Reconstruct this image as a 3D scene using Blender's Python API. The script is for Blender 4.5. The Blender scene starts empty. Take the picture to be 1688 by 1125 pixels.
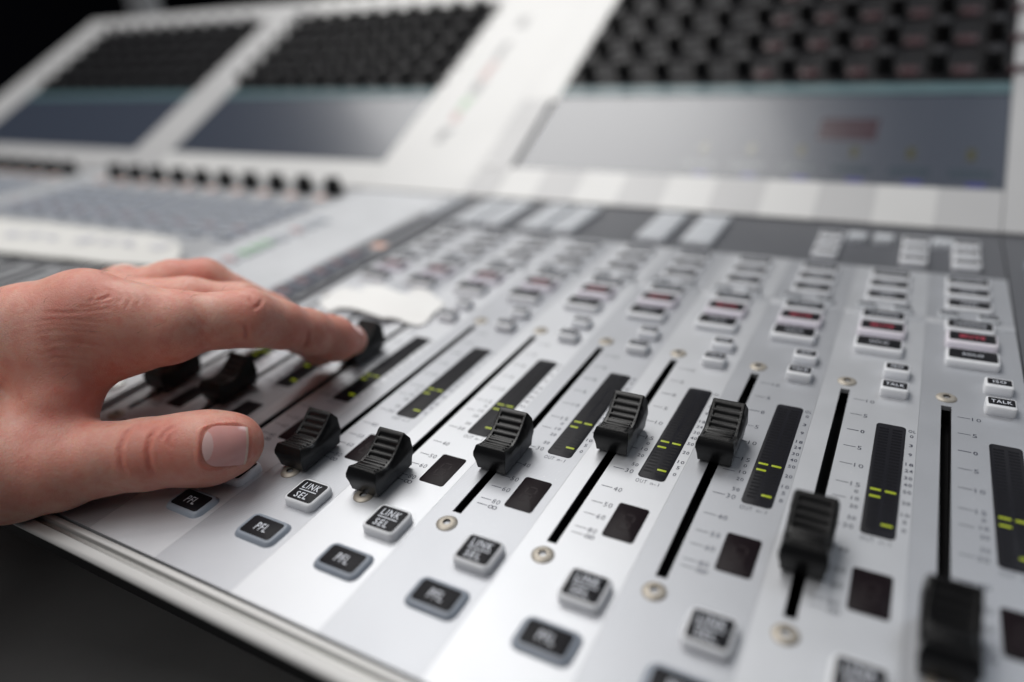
import bpy, bmesh, math, random
import numpy as np
from mathutils import Vector, Matrix
random.seed(7)
rng = np.random.default_rng(7)
S = 0.001                                   # everything below is written in millimetres
scene = bpy.context.scene
col = scene.collection
R = math.radians

# ------------------------------------------------------------------ camera
cd = bpy.data.cameras.new('camera')
cam = bpy.data.objects.new('camera', cd)
col.objects.link(cam)
cam.matrix_world = Matrix(((0.8743, -0.154612, 0.460104, 0.15888),
    (0.479008, 0.428007, -0.766395, -0.120767),
    (-0.078434, 0.890452, 0.448267, 0.132522),
    (0.0, 0.0, 0.0, 1.0)))
cd.sensor_width = 36.0
cd.lens = 24.808
cd.clip_start = 0.01
cd.clip_end = 50.0
cd.dof.use_dof = True
cd.dof.focus_distance = 0.216
cd.dof.aperture_fstop = 3.15
scene.camera = cam

# ------------------------------------------------------------------ world, lamps, exposure
world = bpy.data.worlds.new('World')
scene.world = world
world.use_nodes = True
bgn = world.node_tree.nodes['Background']
bgn.inputs['Color'].default_value = (0.80, 0.88, 1.0, 1)
bgn.inputs['Strength'].default_value = 0.045

def area(name, loc, target, sx, sy, power, color):
    l = bpy.data.lights.new(name, 'AREA')
    l.shape = 'RECTANGLE'
    l.size = sx * S; l.size_y = sy * S
    l.energy = power; l.color = color
    o = bpy.data.objects.new(name, l)
    o.location = Vector(loc) * S
    o.rotation_euler = (Vector(target) - Vector(loc)).to_track_quat('-Z', 'Y').to_euler()
    col.objects.link(o)
    return o
area('ceiling_lamp', (-800, 1050, 1500), (-250, 250, 0), 1150, 1000, 18.0, (1.0, 0.985, 0.96))
area('overhead_lamp', (-520, -40, 1400), (-60, 20, 0), 900, 700, 9.0, (1.0, 0.985, 0.97))
area('front_fill', (-350, -900, 1200), (-40, 0, 0), 900, 700, 3.6, (1.0, 0.975, 0.95))  # added soft fill from the camera side to brighten the skin, no real lamp
area('room_lamp', (900, 1500, 1700), (100, 150, 0), 700, 700, 5.0, (0.86, 0.92, 1.0))

scene.view_settings.view_transform = 'Standard'
scene.view_settings.look = 'None'
scene.view_settings.exposure = 0.08
scene.view_settings.gamma = 1.0
scene.cycles.use_denoising = True
scene.cycles.max_bounces = 8

# ------------------------------------------------------------------ materials
def mat(name, color=(0.5, 0.5, 0.5), rough=0.5, metal=0.0, spec=0.5, emit=None, estr=0.0, sss=0.0, sssr=(1, 1, 1),
        sscale=0.002, coat=0.0, bevel=0.0, var=0.0, vscale=60.0, bump=0.0, bscale=900.0, trans=0.0, stretch=None):
    m = bpy.data.materials.new(name)
    m.use_nodes = True
    nt = m.node_tree
    p = nt.nodes['Principled BSDF']
    p.inputs['Base Color'].default_value = (*color, 1)
    p.inputs['Roughness'].default_value = rough
    p.inputs['Metallic'].default_value = metal
    p.inputs['Specular IOR Level'].default_value = spec
    p.inputs['Coat Weight'].default_value = coat
    p.inputs['Coat Roughness'].default_value = 0.12
    p.inputs['Transmission Weight'].default_value = trans
    if sss:
        p.inputs['Subsurface Weight'].default_value = sss
        p.inputs['Subsurface Radius'].default_value = sssr
        p.inputs['Subsurface Scale'].default_value = sscale
    if emit:
        p.inputs['Emission Color'].default_value = (*emit, 1)
        p.inputs['Emission Strength'].default_value = estr
    tc = nt.nodes.new('ShaderNodeTexCoord')
    vec = tc.outputs['Object']
    if stretch:
        mp = nt.nodes.new('ShaderNodeMapping')
        mp.inputs['Scale'].default_value = stretch
        nt.links.new(vec, mp.inputs['Vector']); vec = mp.outputs['Vector']
    if var:
        n = nt.nodes.new('ShaderNodeTexNoise')
        n.inputs['Scale'].default_value = vscale; n.inputs['Detail'].default_value = 5
        nt.links.new(vec, n.inputs['Vector'])
        mx = nt.nodes.new('ShaderNodeMix'); mx.data_type = 'RGBA'
        mx.inputs['A'].default_value = (*[c * (1 - var) for c in color], 1)
        mx.inputs['B'].default_value = (*[min(1, c * (1 + var)) for c in color], 1)
        nt.links.new(n.outputs['Fac'], mx.inputs['Factor'])
        nt.links.new(mx.outputs['Result'], p.inputs['Base Color'])
        mr = nt.nodes.new('ShaderNodeMapRange')
        mr.inputs['To Min'].default_value = rough * 0.85; mr.inputs['To Max'].default_value = min(1, rough * 1.18)
        nt.links.new(n.outputs['Fac'], mr.inputs['Value'])
        nt.links.new(mr.outputs['Result'], p.inputs['Roughness'])
    nrm = None
    if bevel:
        b = nt.nodes.new('ShaderNodeBevel'); b.samples = 4
        b.inputs['Radius'].default_value = bevel * S
        nrm = b.outputs['Normal']
    if bump:
        n2 = nt.nodes.new('ShaderNodeTexNoise')
        n2.inputs['Scale'].default_value = bscale; n2.inputs['Detail'].default_value = 3
        nt.links.new(vec, n2.inputs['Vector'])
        bm_ = nt.nodes.new('ShaderNodeBump')
        bm_.inputs['Strength'].default_value = bump; bm_.inputs['Distance'].default_value = 0.0002
        nt.links.new(n2.outputs['Fac'], bm_.inputs['Height'])
        if nrm: nt.links.new(nrm, bm_.inputs['Normal'])
        nrm = bm_.outputs['Normal']
    if nrm: nt.links.new(nrm, p.inputs['Normal'])
    return m

def plate_mat(name, color, hatch):
    """satin silver paint; a fine printed hatch runs across the strips"""
    m = mat(name, color, 0.44, 0.50, 0.5, bump=0.10, bscale=2600)
    nt = m.node_tree; p = nt.nodes['Principled BSDF']
    tc = nt.nodes.new('ShaderNodeTexCoord')
    w = nt.nodes.new('ShaderNodeTexWave'); w.wave_type = 'BANDS'; w.bands_direction = 'Y'
    w.inputs['Scale'].default_value = 520.0
    n = nt.nodes.new('ShaderNodeTexNoise'); n.inputs['Scale'].default_value = 45; n.inputs['Detail'].default_value = 6
    nt.links.new(tc.outputs['Object'], w.inputs['Vector']); nt.links.new(tc.outputs['Object'], n.inputs['Vector'])
    mx = nt.nodes.new('ShaderNodeMix'); mx.data_type = 'RGBA'
    mx.inputs['A'].default_value = (*[c * (1 - hatch) for c in color], 1)
    mx.inputs['B'].default_value = (*[min(1, c * (1 + hatch)) for c in color], 1)
    nt.links.new(w.outputs['Fac'], mx.inputs['Factor'])
    m2 = nt.nodes.new('ShaderNodeMix'); m2.data_type = 'RGBA'; m2.blend_type = 'MULTIPLY'
    m2.inputs['Factor'].default_value = 1.0
    cr = nt.nodes.new('ShaderNodeMapRange'); cr.inputs['To Min'].default_value = 0.93; cr.inputs['To Max'].default_value = 1.07
    nt.links.new(n.outputs['Fac'], cr.inputs['Value'])
    nt.links.new(mx.outputs['Result'], m2.inputs['A']); nt.links.new(cr.outputs['Result'], m2.inputs['B'])
    nt.links.new(m2.outputs['Result'], p.inputs['Base Color'])
    # a little dust, and smears left by fingers
    n2 = nt.nodes.new('ShaderNodeTexNoise'); n2.inputs['Scale'].default_value = 1300; n2.inputs['Detail'].default_value = 2
    nt.links.new(tc.outputs['Object'], n2.inputs['Vector'])
    d_ = nt.nodes.new('ShaderNodeMapRange')
    for k_, v_ in zip(('From Min', 'From Max', 'To Min', 'To Max'), (0.70, 0.78, 0.0, 0.55)): d_.inputs[k_].default_value = v_
    nt.links.new(n2.outputs['Fac'], d_.inputs['Value'])
    m3 = nt.nodes.new('ShaderNodeMix'); m3.data_type = 'RGBA'; m3.inputs['B'].default_value = (0.78, 0.77, 0.75, 1)
    nt.links.new(d_.outputs['Result'], m3.inputs['Factor']); nt.links.new(m2.outputs['Result'], m3.inputs['A'])
    nt.links.new(m3.outputs['Result'], p.inputs['Base Color'])
    mr = nt.nodes.new('ShaderNodeMapRange'); mr.inputs['To Min'].default_value = 0.40; mr.inputs['To Max'].default_value = 0.52
    nt.links.new(n.outputs['Fac'], mr.inputs['Value']); nt.links.new(mr.outputs['Result'], p.inputs['Roughness'])
    return m

M = {}
M['light'] = plate_mat('silver_light', (0.57, 0.583, 0.61), 0.02)
M['dark'] = plate_mat('silver_dark', (0.455, 0.468, 0.498), 0.045)
M['mid'] = plate_mat('silver_mid', (0.64, 0.655, 0.68), 0.01)
M['graphite'] = mat('graphite_paint', (0.13, 0.135, 0.15), 0.42, 0.2, var=0.08)
M['white_paint'] = mat('white_satin_paint', (0.67, 0.67, 0.665), 0.45, 0.1, var=0.03, vscale=20)
M['white_paint_dim'] = mat('pale_grey_satin_paint', (0.53, 0.53, 0.535), 0.45, 0.1, var=0.03, vscale=20)
M['alu'] = mat('brushed_aluminium', (0.58, 0.578, 0.57), 0.58, 0.5, var=0.06, vscale=90, stretch=(0.05, 1, 1), bump=0.15, bscale=1500)
M['alu_dark'] = mat('groove_aluminium', (0.42, 0.42, 0.41), 0.45, 0.7, var=0.08, vscale=90, stretch=(0.05, 1, 1))
M['black'] = mat('black_cap_plastic', (0.0055, 0.0055, 0.006), 0.30, 0.0, 0.38, bevel=0.45, bump=0.2, bscale=2200, var=0.10, vscale=300)
M['black_matt'] = mat('black_matt', (0.008, 0.008, 0.009), 0.6, 0.0, 0.3)
M['slot'] = mat('slot_black', (0.006, 0.006, 0.007), 0.5, 0.0, 0.3)
M['glass_meter'] = mat('meter_window', (0.012, 0.012, 0.016), 0.4, 0.0, 0.14, bump=0.03, bscale=700)
M['seg_off'] = mat('meter_segment_unlit', (0.0085, 0.0085, 0.011), 0.4, 0.0, 0.14)
M['seg_on'] = mat('meter_segment_lit', (0.2, 0.25, 0.01), 0.4, emit=(0.52, 0.60, 0.012), estr=0.32)
M['glass_disp'] = mat('display_window', (0.010, 0.006, 0.008), 0.4, 0.0, 0.1, bump=0.03, bscale=700)
M['digit_off'] = mat('digit_segment_unlit', (0.024, 0.018, 0.020), 0.5, 0.0, 0.1)
M['key'] = mat('key_plastic', (0.84, 0.86, 0.91), 0.38, 0.0, 0.5, sss=0.6, sscale=0.004, bevel=0.3)
M['key_white'] = mat('key_plastic_white', (0.60, 0.625, 0.66), 0.40, 0.0, 0.5, sss=0.3, sscale=0.003, bevel=0.3)
M['key_grey'] = mat('key_skirt_grey', (0.27, 0.305, 0.36), 0.40, 0.0, 0.5, sss=0.15, sscale=0.002, bevel=0.3)
M['key_pink'] = mat('key_plastic_pinkish', (0.84, 0.79, 0.88), 0.38, 0.0, 0.5, sss=0.6, sscale=0.004, bevel=0.3)
M['label'] = mat('key_label_black', (0.008, 0.008, 0.011), 0.5, 0.0, 0.16)
M['label_red'] = mat('key_label_dark_red', (0.10, 0.022, 0.03), 0.4)
M['legend'] = mat('legend_white', (0.70, 0.73, 0.80), 0.5)
M['legend_red'] = mat('legend_red', (0.62, 0.07, 0.12), 0.5)
M['print'] = mat('print_ink', (0.030, 0.034, 0.060), 0.5)
M['print_green'] = mat('print_green', (0.10, 0.42, 0.10), 0.5)
M['print_red'] = mat('print_red', (0.45, 0.16, 0.15), 0.5)
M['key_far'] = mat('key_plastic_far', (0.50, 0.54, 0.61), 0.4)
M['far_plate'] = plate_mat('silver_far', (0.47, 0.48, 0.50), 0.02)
M['peach'] = mat('peach_key', (0.78, 0.42, 0.30), 0.5, sss=0.2)
M['screw'] = mat('nickel_screw', (0.40, 0.365, 0.315), 0.5, 0.6, var=0.08, vscale=400)
M['socket'] = mat('screw_socket', (0.10, 0.085, 0.07), 0.5, 0.5)
M['screen'] = mat('screen_glass', (0.022, 0.028, 0.044), 0.33, 0.0, 1.0, coat=0.15, emit=(0.17, 0.21, 0.29), estr=0.085)
M['teal'] = mat('glass_edge_teal', (0.09, 0.16, 0.18), 0.4, 0.0, 0.5)
M['knob_panel'] = mat('knob_field_black', (0.011, 0.011, 0.013), 0.6, 0.0, 0.2)
M['knob'] = mat('knob_black', (0.006, 0.006, 0.007), 0.5, 0.0, 0.22, bevel=0.5)
M['knob_face'] = mat('knob_face_grey', (0.026, 0.026, 0.030), 0.5, 0.0, 0.25)
M['red_lens'] = mat('dim_red_key', (0.07, 0.028, 0.033), 0.4)
M['screen_red'] = mat('screen_red_field', (0.035, 0.022, 0.03), 0.24, 0.0, 1.0, emit=(0.5, 0.17, 0.24), estr=0.028)
M['screen_yellow'] = mat('screen_yellow_mark', (0.05, 0.05, 0.03), 0.24, 0.0, 1.0, emit=(0.45, 0.42, 0.10), estr=0.05)
M['screen_blue'] = mat('screen_blue_mark', (0.03, 0.03, 0.09), 0.24, 0.0, 1.0, emit=(0.16, 0.16, 0.85), estr=0.15)
M['screen_grey'] = mat('screen_grey_field', (0.03, 0.04, 0.055), 0.24, 0.0, 1.0, emit=(0.25, 0.36, 0.42), estr=0.06)
M['paper'] = mat('white_paper', (0.93, 0.93, 0.915), 0.75, 0.0, 0.2, var=0.02, vscale=40)
M['paper_ink'] = mat('paper_pencil', (0.52, 0.53, 0.63), 0.8)
M['floor'] = mat('dark_floor_covering', (0.12, 0.12, 0.12), 0.75, 0.0, 0.3, var=0.25, vscale=25, bump=0.3, bscale=500)
M['wall'] = mat('dark_wall', (0.004, 0.004, 0.007), 0.9, 0.0, 0.1)
M['post'] = mat('pale_post', (0.42, 0.43, 0.45), 0.5, 0.3)

# ------------------------------------------------------------------ mesh helpers
class MB:
    def __init__(s): s.v = []; s.f = []; s.m = []
    def add(s, verts, faces, mi=0):
        b = len(s.v); s.v += [tuple(p) for p in verts]
        s.f += [tuple(b + i for i in f) for f in faces]; s.m += [mi] * len(faces)
        return s
    def box(s, x0, x1, y0, y1, z0, z1, mi=0, bottom=True):
        v = [(x0, y0, z0), (x1, y0, z0), (x1, y1, z0), (x0, y1, z0), (x0, y0, z1), (x1, y0, z1), (x1, y1, z1), (x0, y1, z1)]
        f = [(4, 5, 6, 7), (0, 1, 5, 4), (1, 2, 6, 5), (2, 3, 7, 6), (3, 0, 4, 7)]
        if bottom: f.append((3, 2, 1, 0))
        return s.add(v, f, mi)
    def quad(s, x0, x1, y0, y1, z, mi=0):
        return s.add([(x0, y0, z), (x1, y0, z), (x1, y1, z), (x0, y1, z)], [(0, 1, 2, 3)], mi)
    def rbox(s, cx, cy, w, d, z0, z1, r, bev, mi=0, seg=5, flare=0.0):
        """rounded box: outline with rounded corners, softened top edge, optional flare at the foot"""
        def ring(inset, z):
            ww, dd = w / 2 - inset, d / 2 - inset
            rr = max(0.05, r - inset)
            out = []
            for (sx, sy, a0) in ((1, 1, 0), (-1, 1, 90), (-1, -1, 180), (1, -1, 270)):
                for k in range(seg + 1):
                    a = R(a0 + 90 * k / seg)
                    out.append((cx + sx * (ww - rr) + rr * math.cos(a), cy + sy * (dd - rr) + rr * math.sin(a), z))
            return out
        rings = [ring(-flare, z0)]
        if flare: rings.append(ring(-flare * 0.4, z0 + (z1 - z0) * 0.45))
        if bev > 0:
            rings += [ring(0, z1 - bev), ring(bev * 0.3, z1 - bev * 0.3), ring(bev, z1)]
        else:
            rings += [ring(0, z1)]
        n = len(rings[0]); v = [p for rg in rings for p in rg]; f = []
        for k in range(len(rings) - 1):
            for i in range(n):
                j = (i + 1) % n
                f.append((k * n + i, k * n + j, (k + 1) * n + j, (k + 1) * n + i))
        f.append(tuple((len(rings) - 1) * n + i for i in range(n)))
        return s.add(v, f, mi)
    def lathe(s, cx, cy, prof, n=20, mi=0, cap=True, phase=0.0):
        v = []; f = []
        for (r_, z) in prof:
            for k in range(n):
                a = 2 * math.pi * k / n + phase
                v.append((cx + r_ * math.cos(a), cy + r_ * math.sin(a), z))
        for k in range(len(prof) - 1):
            for i in range(n):
                j = (i + 1) % n
                f.append((k * n + i, k * n + j, (k + 1) * n + j, (k + 1) * n + i))
        if cap: f.append(tuple((len(prof) - 1) * n + i for i in range(n)))
        return s.add(v, f, mi)
    def extrude_x(s, prof, x0, x1, mi=0):
        """profile of (y, z) points extruded along x, ends closed"""
        n = len(prof)
        v = [(x0, y, z) for y, z in prof] + [(x1, y, z) for y, z in prof]
        f = [(i, n + i, n + i + 1, i + 1) for i in range(n - 1)]
        return s.add(v, f, mi)
    def mesh(s, name, mats, smooth=None):
        me = bpy.data.meshes.new(name)
        me.from_pydata([(x * S, y * S, z * S) for x, y, z in s.v], [], s.f)
        for m in (mats if isinstance(mats, (list, tuple)) else [mats]): me.materials.append(m)
        me.polygons.foreach_set('material_index', s.m)
        if smooth is not None:
            me.polygons.foreach_set('use_smooth', [True] * len(s.f))
            me.update()
            me.set_sharp_from_angle(angle=R(smooth))
        me.update()
        return me

def put(name, me, parent=None, loc=(0, 0, 0), rot=None, label=None, kind=None):
    o = bpy.data.objects.new(name, me)
    col.objects.link(o)
    o.location = Vector(loc) * S
    if rot: o.rotation_euler = rot
    if parent: o.parent = parent
    if label: o['label'] = label
    if kind: o['kind'] = kind
    return o

def thing(name, me, label, cat, loc=(0, 0, 0), group=None):
    o = put(name, me, None, loc, None, label)
    o['category'] = cat
    if group: o['group'] = group
    return o

def structure(name, me, label=None):
    return put(name, me, None, (0, 0, 0), None, label, 'structure')

_tc = {}
def text_geo(body, bold=0.0):
    key = (body, bold)
    if key not in _tc:
        cu = bpy.data.curves.new('text_source', 'FONT')
        cu.body = body; cu.size = 1.0; cu.align_x = 'CENTER'; cu.align_y = 'CENTER'; cu.resolution_u = 2; cu.offset = bold; cu.space_character = 1.16
        ob = bpy.data.objects.new('text_source', cu)
        col.objects.link(ob)
        dg = bpy.context.evaluated_depsgraph_get(); dg.update()
        me = bpy.data.meshes.new_from_object(ob.evaluated_get(dg))
        v = [tuple(p.co) for p in me.vertices]; f = [tuple(p.vertices) for p in me.polygons]
        xs = [p[0] for p in v]; ys = [p[1] for p in v]
        mx, my = (min(xs) + max(xs)) / 2, (min(ys) + max(ys)) / 2
        v = [(p[0] - mx, p[1] - my, 0) for p in v]
        _tc[key] = (v, f, max(xs) - min(xs), max(ys) - min(ys))
        bpy.data.objects.remove(ob); bpy.data.curves.remove(cu); bpy.data.meshes.remove(me)
    return _tc[key]

def add_text(mb, body, cx, cy, z, h, w=None, mi=0, bold=0.0, aspect=1.0):
    """lettering of height h (mm); w forces the width, else aspect stretches it"""
    v, f, tw, th = text_geo(body, bold)
    sy = h / th
    sx = (w / tw) if w else sy * aspect
    mb.add([(cx + p[0] * sx, cy + p[1] * sy, z) for p in v], f, mi)

# ------------------------------------------------------------------ room
mb = MB()
mb.quad(-2500, 2200, -1600, 2600, -70)
structure('floor', mb.mesh('floor', M['floor']))
mb = MB()
mb.box(-2600, 2400, 2600, 2640, -70, 2400)
structure('wall', mb.mesh('wall', M['wall']))
mb = MB()
mb.box(-2640, -2600, -1600, 2600, -70, 2400)
structure('wall', mb.mesh('wall', M['wall']))

# ------------------------------------------------------------------ the console
console = thing('mixing_console', None, 'long silver sound mixing console with black faders, lettered keys, meters and tilted screens', 'mixing console')
XL, XR = -104.0, 202.5            # the near bay: ten channel strips, 30 mm apart
Y0, Y1 = -44.5, 296.0
BAY = range(-3, 7)

# chassis: front rail, body below
rail = [(-44.9, -5), (-44.9, -0.9), (-45.3, -0.9), (-45.5, -0.1), (-45.7, 0.0), (-47.1, 0.0), (-47.5, -0.3), (-47.8, -1.1), (-48.7, -1.2), (-49.1, -0.8),
        (-49.4, -0.3), (-51.4, -0.5), (-52.2, -0.9), (-52.6, -1.5), (-52.5, -2.2), (-49.5, -4.2), (-47.5, -5)]
mb = MB()
mb.extrude_x(rail, -1000, 420)
me = mb.mesh('front_rail', [M['alu'], M['alu_dark']], 40)
for p in me.polygons:
    c = p.center / S
    if -49.3 < c.y < -47.2 and c.z > -2: p.material_index = 1
    if c.y > -45.4: p.material_index = 1
put('front_rail', me, console)
mb = MB()
mb.box(-1000, 420, -44.0, 300, -24, -8)
put('chassis', mb.mesh('chassis', M['black_matt']), console)

# --- channel faceplates with a cut for the fader slot
def plate_mesh(name, x0, x1, y0, y1, hole, m):
    mb = MB()
    hx0, hx1, hy0, hy1 = hole
    xs = [x0, hx0, hx1, x1]; ys = [y0, hy0, hy1, y1]
    for i in range(3):
        for j in range(3):
            if i == 1 and j == 1: continue
            mb.quad(xs[i], xs[i + 1], ys[j], ys[j + 1], 0.0)
    z = -1.6
    mb.add([(hx0, hy0, 0), (hx1, hy0, 0), (hx1, hy1, 0), (hx0, hy1, 0), (hx0, hy0, z), (hx1, hy0, z), (hx1, hy1, z), (hx0, hy1, z)],
           [(0, 1, 5, 4), (1, 2, 6, 5), (2, 3, 7, 6), (3, 0, 4, 7)])
    # outer edges
    mb.add([(x0, y0, 0), (x1, y0, 0), (x1, y1, 0), (x0, y1, 0), (x0, y0, -5), (x1, y0, -5), (x1, y1, -5), (x0, y1, -5)],
           [(0, 4, 5, 1), (1, 5, 6, 2), (2, 6, 7, 3), (3, 7, 4, 0)])
    return mb.mesh(name, m)
PL, PR = -7.5, 22.5               # a strip's edges measured from its slot
YSPLIT, YDARK = 180.0, 233.5
me_plate = {k: plate_mesh('faceplate', PL + 0.03, PR - 0.03, Y0, YDARK, (-1.45, 1.45, 5.0, 113.2), M['light' if k else 'dark']) for k in (0, 1)}
me_trough = MB()
me_trough.add([(-1.9, 4, -1.6), (1.9, 4, -1.6), (1.9, 114, -1.6), (-1.9, 114, -1.6), (-1.9, 4, -7.5), (1.9, 4, -7.5), (1.9, 114, -7.5), (-1.9, 114, -7.5)],
              [(0, 1, 5, 4), (1, 2, 6, 5), (2, 3, 7, 6), (3, 0, 4, 7), (4, 5, 6, 7)])
me_trough.box(-1.44, -1.28, 5.2, 113, -1.5, -0.35)
me_trough.box(1.28, 1.44, 5.2, 113, -1.5, -0.35)
me_trough = me_trough.mesh('fader_slot', M['slot'])

# --- fader cap: scooped grip with grooves behind and ribs in front
def cap_mesh():
    mb = MB()
    ty = [-9.0, -6.5, -4.0, -1.5, 1.0, 3.4, 5.9, 6.3]; tz = [10.7, 9.7, 9.3, 9.75, 11.1, 12.8, 14.9, 15.0]
    N = 97
    ts = np.linspace(0, 1, N)
    def lvl(a, b, t): return a + (b - a) * t
    y_top = lvl(-9.0, 6.3, ts)
    zt = np.interp(y_top, ty, tz)
    kern = np.ones(9) / 9
    zz = np.concatenate([[zt[0]] * 4, zt, [zt[-1]] * 4]); zt = np.convolve(zz, kern, 'valid')
    rip = np.zeros(N)
    for c in (4.5, 2.6, 0.7, -1.1):                    # sunk grooves
        rip -= 0.75 * np.clip(1.5 - np.abs(y_top - c) / 0.46, 0, 1)
    for c in (-3.6, -5.1, -6.5, -7.8):                 # raised ribs
        rip += 0.52 * np.clip(1.45 - np.abs(y_top - c) / 0.26, 0, 1)
    rip += 0.28 * np.clip(1.4 - np.abs(y_top + 2.45) / 0.35, 0, 1)
    rows = []
    for i, t in enumerate(ts):
        wt = lvl(5.15, 4.95, t); xi = wt - 1.05
        yb, ym, y2, yt = lvl(-9.6, 6.9, t), lvl(-10.4, 7.9, t), lvl(-10.2, 7.6, t), y_top[i]
        half = [(-4.95, yb, 2.6), (-5.2, lvl(-10.0, 7.4, t), 5.2), (-5.65, ym, 7.3), (-5.6 + 0.05 * t, y2, lvl(8.6, 12.4, t) if t > 0.75 else min(8.6 + max(0, (t - 0.5) * 8), zt[i] - 0.6)), (-wt, yt, zt[i] - 0.25), (-wt + 0.3, yt, zt[i]),
                (-xi, yt, zt[i]), (-xi + 0.28, yt, zt[i] + rip[i])]
        half = [(x * 1.0, y * 1.03, z - 1.7) for x, y, z in half]
        rows.append(half + [(-x, y, z) for x, y, z in reversed(half)])
    n = len(rows[0]); v = [p for r_ in rows for p in r_]; f = []
    for i in range(N - 1):
        for j in range(n - 1):
            f.append((i * n + j, (i + 1) * n + j, (i + 1) * n + j + 1, i * n + j + 1))
        f.append((i * n + n - 1, (i + 1) * n + n - 1, (i + 1) * n, i * n))       # underside
    mb.add(v, f)
    def endcap(i, flip):
        r0 = rows[i]
        vv = r0; ff = []
        for a in range(n // 2 - 1):
            q = (a, a + 1, n - 2 - a, n - 1 - a)
            ff.append(q if not flip else q[::-1])
        mb.add(vv, ff)
    endcap(0, False); endcap(N - 1, True)
    return mb.mesh('fader_cap', M['black'], 32)
me_cap = cap_mesh()
me_stem = MB().box(-1.0, 1.0, -4.5, 4.5, -6.0, 0.95).mesh('stem', M['slot'])
me_line = MB()
me_line.add([(5.67, -0.16, 7.2), (5.67, 0.16, 7.2), (5.03, 0.16, 2.7), (5.03, -0.16, 2.7)], [(0, 1, 2, 3)])
me_line = MB().add([(5.68, -0.45, 5.5), (5.68, -0.13, 5.5), (5.25, -0.13, 3.45), (5.25, -0.45, 3.45), (5.0, -0.13, 1.0), (5.0, -0.45, 1.0)], [(0, 3, 2, 1), (3, 5, 4, 2)])
me_line = me_line.mesh('centre_mark', M['knob_face'])

# --- screws, keys, windows
ms = MB()
ms.lathe(0, 0, [(3.1, 0.0), (3.05, 0.2), (2.6, 0.5), (1.9, 0.66), (1.4, 0.7), (1.3, 0.7)], 28, 0, cap=False)
ms.lathe(0, 0, [(1.3, 0.7), (1.2, -0.4)], 6, 1, cap=True)
ms.lathe(0, 0, [(1.45, 0.7), (1.1, 0.66)], 28, 0, cap=False)
me_screw = ms.mesh('screw', [M['screw'], M['socket']], 40)

def key_set(w, d, h, lw, ld, body, lab, lines, bev=0.9, r=1.6, lab_dy=0.0, flare=0.0, legend='legend', bold=0.0, ins=0.9):
    """key body, its black label plate and its lettering, as three meshes"""
    b = MB().rbox(0, 0, w, d, -1.0, h, r, bev, 0, 5, flare).mesh('key', M[body], 45)
    l = MB().rbox(0, lab_dy, lw, ld, h - 0.3, h + 0.06, ins, 0.03, 0, 4).mesh('key_label', M[lab], 45)
    t = MB()
    for (s_, x_, y_, hh, ww) in lines:
        if s_ == '-': t.box(x_ - ww / 2, x_ + ww / 2, y_ + lab_dy - hh / 2, y_ + lab_dy + hh / 2, h + 0.03, h + 0.085)
        else: add_text(t, s_, x_, y_ + lab_dy, h + 0.085, hh, ww, 0, bold)
    return b, l, (t.mesh('legend', M[legend]) if lines else None)
def put_key(name, ks, x, y, parent=None, label=None):
    k = put(name, ks[0], parent or console, (x, y, 0), None, label)
    put('key_label', ks[1], k)
    if ks[2]: put('legend', ks[2], k)
    return k
K_LINK = key_set(11.3, 10.6, 2.6, 9.4, 8.6, 'key', 'label', [('LINK', 0.0, 2.05, 2.55, 6.3), ('-', 0, 0.05, 0.32, 6.6), ('SEL', -0.35, -2.15, 2.55, 4.7)], bev=0.8, r=2.0, bold=0.008)
K_PFL = key_set(14.6, 9.6, 1.2, 11.6, 6.9, 'key_grey', 'label', [('PFL', 0.0, 0.0, 2.9, 4.3)], bev=1.0, r=2.4, flare=0.9, bold=0.004, ins=1.0)
K_TALK = key_set(8.4, 6.6, 3.2, 7.2, 4.2, 'key', 'label', [('TALK', 0, 0, 1.9, 5.6)], bev=0.5, r=0.9, lab_dy=0.4, bold=0.012, ins=0.4)
K_ISO = key_set(8.2, 6.4, 3.2, 6.8, 3.8, 'key', 'label', [('ISO', 0, 0, 1.8, 3.7)], bev=0.5, r=0.9, lab_dy=0.4, bold=0.012, ins=0.4)
K_SOLO = key_set(16.6, 10.4, 2.8, 14.8, 7.6, 'key', 'label', [('SOLO', 0, 0, 2.0, 6.4)], bev=0.7, r=1.2, lab_dy=0.5, bold=0.01, ins=0.6)
K_MUTE = key_set(16.6, 10.4, 2.8, 14.8, 7.6, 'key_pink', 'label', [('MUTE', 0, 0, 2.5, 8.0)], bev=0.7, r=1.2, lab_dy=0.5, legend='legend_red', bold=0.02, ins=0.6)
K_ROW = [key_set(16.4, 9.4, 1.7, 14.8, 6.9, 'key', 'label', [(s_, 0, 0, 2.1, w_)], bev=0.5, r=1.1, lab_dy=0.5, bold=0.03, ins=0.6)
         for s_, w_ in (('CONSOLE', 10.5), ('PAN', 5.2), ('DYN', 5.2), ('EQUALIZE', 10.8))]
K_SMALL = key_set(7.4, 5.2, 1.4, 6.4, 3.4, 'key_white', 'label', [('SEND', 0, 0, 1.5, 4.6)], bev=0.4, r=0.9, lab_dy=0.4, bold=0.01, ins=0.5)
K_TOP = key_set(11.5, 10.4, 2.8, 9.8, 5.4, 'key', 'label', [('AUX', 0, 0, 1.8, 5)], bev=0.6, r=1.2, lab_dy=0.5)
K_PALE = key_set(9.0, 8.5, 3.2, 7.0, 3.0, 'key_white', 'key_white', [], bev=0.6, r=1.4)
K_BLOCK = key_set(16.8, 11.2, 3.0, 14.5, 7.5, 'key_white', 'key_white', [], bev=0.6, r=1.4)

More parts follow.
